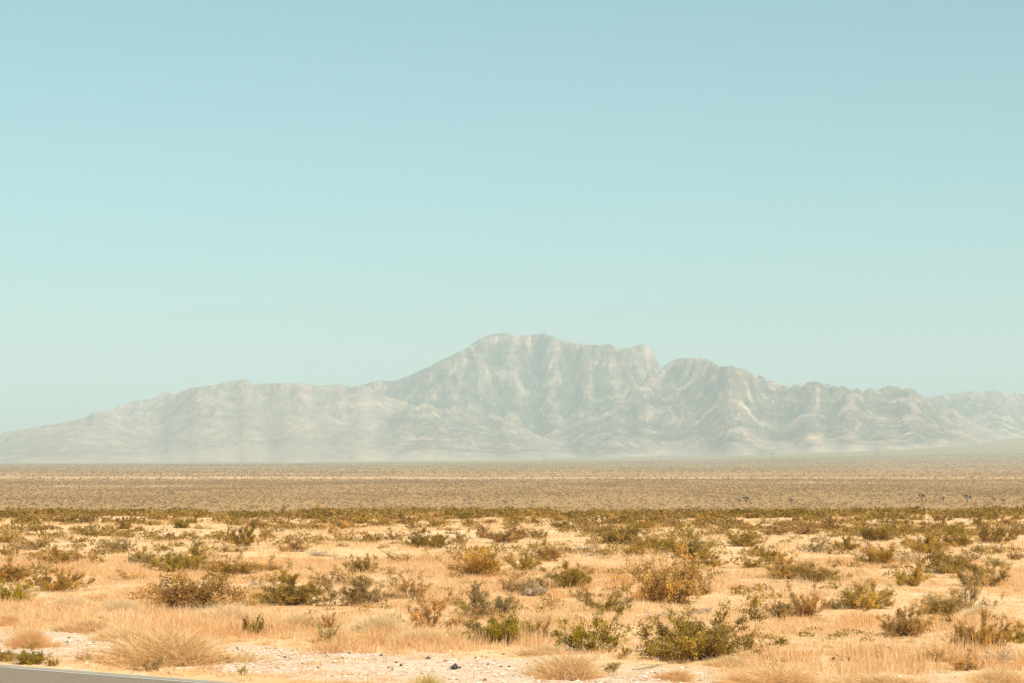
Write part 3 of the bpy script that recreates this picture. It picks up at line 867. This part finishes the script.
marks = [(b[0], b[1], b[7]) for b in B if len(b) > 6]
used = {}
for b in B:
    px, py, w, h, form, colr = b[:6]
    far = w < 19 and py < 540
    o = place(px, py, w, h, form, colr, far)
    o['category'] = "bush" if form != 'sprig' else "plant"
    if len(b) > 6:
        o['label'] = b[6]; used[b[6]] = 1
    else:
        # nearest landmark in the picture, and on which side of it this one stands
        best = min(marks, key=lambda m: (m[0] - px) ** 2 + ((m[1] - py) * 2.2) ** 2)
        dx, dy = px - best[0], (py - best[1]) * 2.2
        if abs(dx) > 2.2 * abs(dy): rel = "right of" if dx > 0 else "left of"
        elif abs(dy) > 2.2 * abs(dx): rel = "in front of" if dy > 0 else "behind"
        else: rel = ("in front and " if dy > 0 else "behind and ") + ("right of" if dx > 0 else "left of")
        noun = {'bare': "bare bush", 'open': "thin bush", 'dense': "dense bush", 'creosote': "bush", 'sprig': "sprig"}[form]
        if colr == 'silver': noun = "low shrub"
        first = f"{size_word(w, py)} {WORD[colr]} {noun} {rel} the {best[2]}"
        if len(first.split()) > 15: first = first.split(" ", 1)[1]
        key, k = first, 1
        while key in used:
            k += 1
            key = ["", "", "second ", "third ", "fourth ", "fifth ", "sixth ", "seventh "][k] + first
        used[key] = 1
        o['label'] = key
    o['group'] = "bushes on the dry grass"

for (px, py, w, h, colr, lab) in G:
    x, y, z = hit(px, py)
    m = y / F
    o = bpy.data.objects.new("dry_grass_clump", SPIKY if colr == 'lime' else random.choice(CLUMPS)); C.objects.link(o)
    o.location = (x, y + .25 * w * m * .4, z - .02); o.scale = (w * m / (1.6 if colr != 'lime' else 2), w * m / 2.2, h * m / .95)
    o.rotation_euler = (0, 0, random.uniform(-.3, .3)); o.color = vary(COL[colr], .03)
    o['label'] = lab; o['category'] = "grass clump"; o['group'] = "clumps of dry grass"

# small shrubs in the far rows, between the catalogued ones
occ = [(b[0], b[1], b[2]) for b in B]
nf = 0
tries = 0
while nf < 105 and tries < 4000:
    tries += 1
    px, py = random.uniform(-60, 1084), 514 + 12 * random.random() ** 1.3
    w = random.uniform(9, 18); h = w * random.uniform(.34, .5)
    if any(abs(px - a) < (w + c) * .42 and abs(py - q) < 3.5 for a, q, c in occ): continue
    occ.append((px, py, w)); nf += 1
    colr = random.choice(['olive', 'olive', 'brown', 'brown', 'gold', 'dark'])
    o = place(px, py, w, h, 'creosote', colr, True)
    o['category'] = "bush"; o['label'] = f"small {WORD[colr]} bush in the crowded far rows before the dense dark band"
    o['group'] = f"{WORD[colr]} bushes of the far rows"


# ------------------------------------------------------------------ scrub masses
def scrub_mesh(name, X, Y, Zg, Wm, Hm, nq, size, mat, seed, tone_mu=.45):
    rg = np.random.default_rng(seed)
    n = len(X)
    a = rg.uniform(0, 2 * math.pi, (n, nq)); r = np.sqrt(rg.uniform(0, 1, (n, nq)))
    c = np.stack([X[:, None] + np.cos(a) * r * Wm[:, None] / 2, Y[:, None] + np.sin(a) * r * Wm[:, None] / 2,
                  Zg[:, None] + Hm[:, None] * (.12 + .8 * rg.uniform(0, 1, (n, nq)) * (1.05 - .7 * r ** 2))], -1).reshape(-1, 3)
    ax = rg.normal(0, 1, c.shape); ax[:, 2] *= .8; ax /= np.linalg.norm(ax, axis=1)[:, None]
    bx = np.cross(ax, rg.normal(0, 1, c.shape)); bx /= np.linalg.norm(bx, axis=1)[:, None]
    sz = (np.repeat(Wm, nq) * size * rg.uniform(.6, 1.4, n * nq))[:, None]
    q = np.stack([c - ax * sz / 2, c + bx * sz * .35, c + ax * sz / 2, c - bx * sz * .35], 1)
    bt = rg.normal(tone_mu, .16, n)
    t = np.clip(np.repeat(bt, nq) + rg.normal(0, .16, n * nq), 0, 1)
    mb = MB(); mb.quads(q, t)
    return mb.mesh(name, [mat])


def fan(n, y0, y1, seed, half=.30, power=1.0):
    rg = np.random.default_rng(seed)
    y = np.sqrt(rg.uniform(y0 ** 2, y1 ** 2, n)) if power == 1.0 else y0 + (y1 - y0) * rg.uniform(0, 1, n) ** power
    x = y * rg.uniform(-half, half, n)
    return x, y, rg


# tiny low plants, twiggy and half dry, between the bushes
x, y, rg = fan(3600, 47, 184, 131, .27)
s9 = s_of(x, y); k = (s9 > 8) & (rg.uniform(0, 1, len(x)) < .1 + 1.2 * sstep(.35, .65, fbm(x / 7, y / 12, 133, 3))) & ((y < 150) | (rg.uniform(0, 1, len(x)) < .35)); x, y = x[k], y[k]
w = rg.uniform(.3, .85, len(x)) * np.clip(y / 90, .6, 1.5); hh = w * rg.uniform(.28, .5, len(x))
link("low_scrub", scrub_mesh("low_scrub", x, y, terrain(x, y), w, hh, 70, .11, M_BAND, 132, .6), kind="stuff",
     label="tiny half dry plants scattered between the bushes", category="scrub")

# the dense dark band along the lip of the near ground
x, y, rg = fan(1350, 152, 206, 31, .30)
k = rg.uniform(0, 1, len(x)) < np.clip((y - 170) / 15, .05, 1) * (.25 + fbm(x / 9, y / 9, 33, 2) * 1.0)
x, y = x[k], y[k]
w = rg.uniform(1.0, 2.6, len(x)); hh = np.minimum(w * rg.uniform(.22, .40, len(x)), .66)
link("scrub_band", scrub_mesh("scrub_band", x, y, terrain(x, y), w, hh, 130, .09, M_BAND, 32), kind="stuff",
     label="dense dark olive scrub band along the lip of the near ground", category="scrub")

parts = []
x1, y1, rg = fan(100000, 420, 2600, 34, .32); w1 = rg.uniform(.6, 1.7, len(x1))
kk = rg.uniform(0, 1, len(x1)) < .12 + 1.2 * fbm(x1 / 70, y1 / 260, 35, 4)
kk &= ~((y1 < 1000) & (rg.uniform(0, 1, len(x1)) < .6))
x1, y1, w1 = x1[kk], y1[kk], w1[kk]
link("desert_scrub", scrub_mesh("desert_scrub", x1, y1, terrain(x1, y1), w1, w1 * .55, 14, .36, M_FAR, 36), kind="stuff",
     label="fine scrub dotted over the tan plain beyond the dark band", category="scrub")
x1, y1, rg = fan(90000, 2600, 8200, 37, .30); w1 = rg.uniform(1.4, 3.4, len(x1))
kk = rg.uniform(0, 1, len(x1)) < (-.1 + 1.6 * fbm(x1 / 400, y1 / 500, 38, 4)) * np.where(np.abs(y1 - 2840) < 80, .4, 1); x1, y1, w1 = x1[kk], y1[kk], w1[kk]
link("distant_scrub", scrub_mesh("distant_scrub", x1, y1, terrain(x1, y1), w1, w1 * .45, 5, .6, M_FAR, 39), kind="stuff",
     label="distant scrub blurring into the far plain below the mountains", category="scrub")


# ------------------------------------------------------------------ grass and gravel
def blades(name, x, y, h, wd, seed, nb, mat, tone, spread=.10):
    rg = np.random.default_rng(seed)
    n = len(x)
    X = np.repeat(x, nb) + rg.normal(0, spread, n * nb); Y = np.repeat(y, nb) + rg.normal(0, spread, n * nb)
    Z = terrain(X, Y) - .01
    hh = np.repeat(h, nb) * rg.uniform(.5, 1.2, n * nb)
    a = rg.uniform(0, 2 * math.pi, n * nb); til = rg.uniform(.1, .9, n * nb)
    dv = np.stack([np.cos(a) * np.sin(til), np.sin(a) * np.sin(til), np.cos(til)], 1)
    b = rg.uniform(-.8, .8, n * nb); side = np.stack([np.cos(b), np.sin(b), 0 * b], 1)
    W2 = (np.repeat(wd, nb) / 2)[:, None]
    p = np.stack([X, Y, Z], 1); tip = p + dv * hh[:, None]
    q = np.stack([p - side * W2, p + side * W2, tip + side * W2 * .35, tip - side * W2 * .35], 1)
    t = np.clip(np.repeat(tone, nb) + rg.normal(0, .17, n * nb), 0, 1)
    mb = MB(); mb.quads(q, t)
    return mb.mesh(name, [mat])


def grass_tone(x, y): return .22 + .62 * fbm(x / 5, y / 9, 71, 3)


def tufts(name, x, y, R0, Hh, tone, nb, wd, mat, seed):
    """low mounds of fine blades that lean outwards from each tuft's heart"""
    rg = np.random.default_rng(seed)
    n = len(x); N_ = n * nb
    a = rg.uniform(0, 2 * math.pi, N_); r = np.sqrt(rg.uniform(0, 1, N_))
    Rr = np.repeat(R0, nb); HH = np.repeat(Hh, nb)
    X = np.repeat(x, nb) + np.cos(a) * r * Rr; Y = np.repeat(y, nb) + np.sin(a) * r * Rr
    Z = terrain(X, Y) - .015
    a2 = a + rg.normal(0, 1.2, N_); til = np.abs(r * .7 + rg.normal(0, .7, N_))
    L = HH * rg.uniform(.4, 1.15, N_) * (1.08 - .55 * r ** 2)
    dv = np.stack([np.cos(a2) * np.sin(til), np.sin(a2) * np.sin(til), np.abs(np.cos(til)) + .15], 1)
    b = rg.uniform(-1.2, 1.2, N_); side = np.stack([np.cos(b), np.sin(b), 0 * b], 1) * (np.repeat(wd, nb) / 2)[:, None]
    p = np.stack([X, Y, Z], 1); tip = p + dv * L[:, None]
    t = np.clip(np.repeat(tone, nb) + rg.normal(0, .16, N_), 0, 1)
    mb = MB(); mb.quads(np.stack([p - side, p + side, tip + side * .4, tip - side * .4], 1), t)
    return mb.mesh(name, [mat])


x, y, rg = fan(21000, 42, 102, 72, .28)
s = s_of(x, y) + (fbm(x / 1.6, y / 1.6, 73, 3) - .5) * 5.0
pat = fbm(x / 3.0, y / 4.5, 74, 4)
dens = np.where(s > 7.2, .62 + .9 * sstep(.3, .6, pat), np.where((s > .7) & (s < 2.8), .95, np.where(s > 4.8, .35, .12))) * (s_of(x, y) > .75)
k = rg.uniform(0, 1, len(x)) < dens; x, y, s, pat = x[k], y[k], s[k], pat[k]
big = rg.uniform(0, 1, len(x)) ** 2
hgt = np.where(s > 7, .075 + .15 * big, .045 + .05 * big) * (.5 + .9 * sstep(.35, .62, pat)) * (1 + .7 * sstep(6.5, 8, s) * (1 - sstep(10, 17, s)))
tn = np.clip(grass_tone(x, y) + rg.normal(0, .13, len(x)), .02, .98)
link("dry_grass", tufts("dry_grass", x, y, .14 + .32 * big, hgt, tn, 46, .006 + .00011 * y, M_BLADE, 75), kind="stuff",
     label="golden dry grass covering the ground between the bushes", category="grass")
x, y, rg = fan(26000, 102, 200, 76, .28)
pat = fbm(x / 5, y / 9, 77, 4)
k = rg.uniform(0, 1, len(x)) < .15 + 1.2 * sstep(.35, .6, pat); x, y = x[k], y[k]
tn = np.clip(grass_tone(x, y) + rg.normal(0, .13, len(x)), .02, .98)
link("far_dry_grass", tufts("far_dry_grass", x, y, .3 + .5 * rg.uniform(0, 1, len(x)) ** 2, .10 + .14 * rg.uniform(0, 1, len(x)), tn, 16, .022 + 0 * x, M_BLADE, 78), kind="stuff",
     label="pale gold dry grass between the small far bushes", category="grass")


def stone_shape(rg, r):
    o = np.array([(1, 0, 0), (.5, .8, 0), (-.5, .85, 0), (-1, 0, 0), (-.5, -.85, 0), (.5, -.8, 0), (.1, .1, .75), (0, 0, -.5)], float)
    v = o * r * rg.uniform(.65, 1.3, o.shape)
    f = [(i, (i + 1) % 6, 6) for i in range(6)] + [((i + 1) % 6, i, 7) for i in range(6)]
    return v, np.array(f)


rg = np.random.default_rng(81)
vs, fs, ts, nn = [], [], [], 0
for i in range(7500):
    t = rg.uniform(-16, 26); s = .6 + 7.4 * rg.beta(2.2, 1.8)
    p = A0 + RD * t + RN * s
    if vn(p[0] / 1.1, p[1] / 1.1, 82) < .35: continue
    r = .014 + .038 * rg.uniform() ** 2.5
    v, f = stone_shape(rg, r)
    v = v + np.array([p[0], p[1], float(terrain(p[0], p[1])) + r * .2])
    vs.append(v); fs.append(f + nn); nn += len(v); ts.append(np.full(len(v), np.clip(rg.normal(.6, .3), 0, 1)))
link("gravel", mesh_np("gravel", np.concatenate(vs), np.concatenate(fs), np.concatenate(ts), [M_STONE]), kind="stuff",
     label="white gravel scattered along the road shoulder", category="gravel")

STN = [(455, 669, 10, 7, "largest black angular stone on the white gravel below the bright green bush"),
       (428, 659, 8, 3.5, "flat dark stone on the gravel between the black stone and the yellow green tuft"),
       (396, 663, 4, 3, None), (401, 666, 4.5, 3, None), (349, 654, 3, 3, None), (381, 656, 3.5, 3, None), (488, 665, 3, 2.5, None),
       (501, 667, 4, 2.5, None), (509, 667, 4.5, 2.5, None), (285, 658, 5, 3, None), (250, 656, 6, 2.5, "flat reddish dark stone on the gravel at the left end of the white strip"),
       (237, 649, 3, 3.5, None), (327, 657, 3, 3, None), (342, 659, 4, 3, None), (302, 664, 3, 2.5, None), (572, 681, 4, 3, None), (67, 643, 4, 3, None), (69, 638, 3, 2, None),
       (655, 673, 4, 2, None), (318, 668, 3, 2.5, None), (460, 668, 5, 2.5, None), (392, 670, 3, 2, None)]
rg = np.random.default_rng(83)
for (px, py, w, h, lab) in STN:
    x, y, z = hit(px, py); m = y / F
    v, f = stone_shape(rg, 1.0)
    v = v * np.array([w * m / 2, w * m / 2.4, h * m * .75])
    o = link("stone", mesh_np("stone", v, f, None, [M_DARKROCK])); o.location = (x, y, z + h * m * .2)
    o['label'] = lab or "small dark stone lying on the white roadside gravel"
    o['category'] = "stone"; o['group'] = "dark stones on the white gravel"


# ------------------------------------------------------------------ joshua trees
def joshua(px, py, hp, lab, seed):
    r = ray(px, py)
    t = 1250.
    for _ in range(40):
        t = .6 * t + .4 * (CAM_H - float(terrain(r[0] * t, t))) / -r[2]
    t = min(max(t, 1000), 1500)
    x, y = r[0] * t, t
    z = float(terrain(x, y)); hm = hp * t / F
    rg = np.random.default_rng(seed)
    root = bpy.data.objects.new("joshua_tree", None); C.objects.link(root); root.location = (x, y, z)
    tr, cr = MB(), MB()
    tips = []
    tr.tube([(0, 0, -.2), (0.05, 0, hm * .2), (0, 0, hm * .42)], hm * .06, hm * .045, sides=5)
    def arm(p, d, L, r, lev):
        d = d / np.linalg.norm(d); q = p + d * L * .5 + np.array([0, 0, .02 * L]); e = p + d * L + np.array([0, 0, .1 * L])
        tr.tube([p, q, e], r, r * .8, sides=5)
        if lev == 0: tips.append(e); return
        for _ in range(2):
            arm(e, d + rg.normal(0, .6, 3) + np.array([0, 0, .3]), L * .62, r * .8, lev - 1)
    for i in range(4):
        a = i * 1.57 + rg.uniform(-.4, .4)
        arm(np.array([0, 0, hm * (.32 + .03 * i)]), np.array([math.cos(a) * .8, math.sin(a) * .8, .7]), hm * .27, hm * .035, 1)
    P = np.array(tips)
    n = 70
    Q = np.repeat(P, n, 0); dv = rg.normal(0, 1, Q.shape); dv[:, 2] += .3; dv /= np.linalg.norm(dv, axis=1)[:, None]
    sd = np.cross(dv, rg.normal(0, 1, Q.shape)); sd /= np.linalg.norm(sd, axis=1)[:, None]
    L = hm * .12; wq = hm * .014
    cr.quads(np.stack([Q - sd * wq, Q + sd * wq, Q + dv * L + sd * wq * .2, Q + dv * L - sd * wq * .2], 1), np.clip(rg.normal(.4, .25, len(Q)), 0, 1))
    link("trunk", tr.mesh("trunk", [M_JBARK]), root); link("crown", cr.mesh("crown", [M_YUCCA]), root)
    root['label'] = lab; root['category'] = "tree"; root['group'] = "joshua trees on the plain"


JT = [(922, 501.5, 10, "dark joshua tree left of two others on the plain near the right edge"),
      (943, 502, 7, "smallest joshua tree, between two bigger ones near the right edge"),
      (967, 503, 11, "broad rounded joshua tree, rightmost of the three clear ones at right"),
      (746, 504, 10, "right joshua tree of the touching pair on the plain right of centre"),
      (739, 504, 7, "left smaller joshua tree of the touching pair right of centre"),
      (791, 505, 8, "pale lone joshua tree just right of the touching pair"),
      (469, 500.5, 5.5, "joshua tree of the centre pair that stands farther back"),
      (465, 503.5, 5.5, "joshua tree of the centre pair that stands nearer"),
      (505, 505, 6, "short joshua tree right of the centre pair, above the dark band"),
      (533, 505, 6, "short joshua tree second right of the centre pair, above the dark band"),
      (994, 502, 6, "faint joshua tree between the broad rounded one and the right edge"),
      (1004, 503, 5, "faint joshua tree nearest the right edge of the frame")]
for i, (a, b, c, l) in enumerate(JT): joshua(a, b, c * .88, l, 900 + i)


# ------------------------------------------------------------------ transmission towers
def tower_meshes():
    p = MB(); p.tube([(0, 0, -1), (0, 0, 13), (0, 0, 27)], .34, .2, sides=6)
    c = MB(); c.tube([(-7.2, 0, 24), (7.2, 0, 24)], .28, .28, sides=4, cap=True)
    b = MB(); b.tube([(-3.4, 0, 23.6), (3.4, 0, 15)], .14, .14, sides=4, cap=True)
    i = MB(); i.tube([(0, 0, 0), (0, 0, -1.9)], .12, .12, sides=5)
    return p.mesh("pole", [M_POLE]), c.mesh("crossarm", [M_POLE]), b.mesh("brace", [M_POLE]), i.mesh("insulator", [M_POLE])


TM = tower_meshes()
TW = [(242, 8600, "first"), (350, 8250, "second"), (435, 8000, "third"), (544, 7600, "fourth"), (661, 7300, "fifth"), (772, 7000, "sixth"), (877, 6700, "seventh")]
for (px, d, nm) in TW:
    x = (px - W / 2) / F * d
    root = bpy.data.objects.new("transmission_tower", None); C.objects.link(root)
    root.location = (x, d, float(terrain(x, d))); root.rotation_euler = (0, 0, .12)
    for sx in (-3.6, 3.6):
        o = link("pole", TM[0], root); o.location = (sx, 0, 0)
    o = link("crossarm", TM[1], root); o.location = (0, -.5, 0)
    link("brace", TM[2], root).location = (0, .25, 0)
    o = link("brace", TM[2], root); o.rotation_euler = (0, 0, math.pi); o.location = (0, -.25, 0)
    for sx in (-7, 0, 7): link("insulator", TM[3], root).location = (sx, -.5, 23.72)
    root['label'] = f"faint two poled power line tower at the mountains' foot, {nm} from the left"
    root['category'] = "power tower"; root['group'] = "power line towers on the far plain"

# ------------------------------------------------------------------ air
R_ = 19300; zb, zt = -60.0, max(Z_TOP, 800) + 60
hb = [(-R_, -R_, zb), (R_, -R_, zb), (R_, R_, zb), (-R_, R_, zb), (-R_, -R_, zt), (R_, -R_, zt), (R_, R_, zt), (-R_, R_, zt)]
hf = [(3, 2, 1, 0), (4, 5, 6, 7), (0, 1, 5, 4), (1, 2, 6, 5), (2, 3, 7, 6), (3, 0, 4, 7)]
M_HAZE, nt, out = nmat("air_haze")
pv = N(nt, "ShaderNodeVolumePrincipled")
pv.inputs["Color"].default_value = (.84, .965, 1.0, 1)
pv.inputs["Density"].default_value = 7.0e-5
pv.inputs["Anisotropy"].default_value = 0.0
nt.links.new(pv.outputs[0], out.inputs["Volume"])
M_HAZE.cycles.homogeneous_volume = True
link("haze", mesh_np("haze", hb, hf, None, [M_HAZE]), kind="stuff", label="pale greenish haze in the air before the mountains", category="haze")

# ------------------------------------------------------------------ light
to_sun = np.array([.62, -.85, 1.10]); to_sun /= np.linalg.norm(to_sun)
el = math.asin(to_sun[2]); azm = math.atan2(to_sun[0], to_sun[1])
sd = bpy.data.lights.new("sun", 'SUN'); sd.energy = 4.6; sd.angle = math.radians(.5); sd.color = (1.0, .915, .79)
so = bpy.data.objects.new("sun", sd); C.objects.link(so)
from mathutils import Vector
so.rotation_euler = Vector(-to_sun).to_track_quat('-Z', 'Y').to_euler()
so.location = (60, -30, 120)

wd = bpy.data.worlds.new("World"); SC.world = wd; wd.use_nodes = True
nt = wd.node_tree; nt.nodes.clear()
sky = nt.nodes.new("ShaderNodeTexSky"); sky.sky_type = 'NISHITA'; sky.sun_disc = False
sky.sun_elevation = el; sky.sun_rotation = azm
sky.altitude = 900; sky.air_density = 1.0; sky.dust_density = 2.0; sky.ozone_density = 1.0
hs = nt.nodes.new("ShaderNodeHueSaturation"); hs.inputs["Hue"].default_value = .47; hs.inputs["Saturation"].default_value = .70
nt.links.new(sky.outputs[0], hs.inputs["Color"])
tint = mix(nt, 1.0, hs.outputs[0], (.54, .85, .85), 'MULTIPLY')
bg = nt.nodes.new("ShaderNodeBackground"); bg.inputs[1].default_value = .098
nt.links.new(tint, bg.inputs[0])
wo = nt.nodes.new("ShaderNodeOutputWorld"); nt.links.new(bg.outputs[0], wo.inputs[0])

SC.view_settings.view_transform = 'Standard'; SC.view_settings.look = 'None'
SC.view_settings.exposure = 0.48; SC.view_settings.gamma = 1
SC.cycles.max_bounces = 6; SC.cycles.diffuse_bounces = 3; SC.cycles.volume_bounces = 1
SC.cycles.use_denoising = True
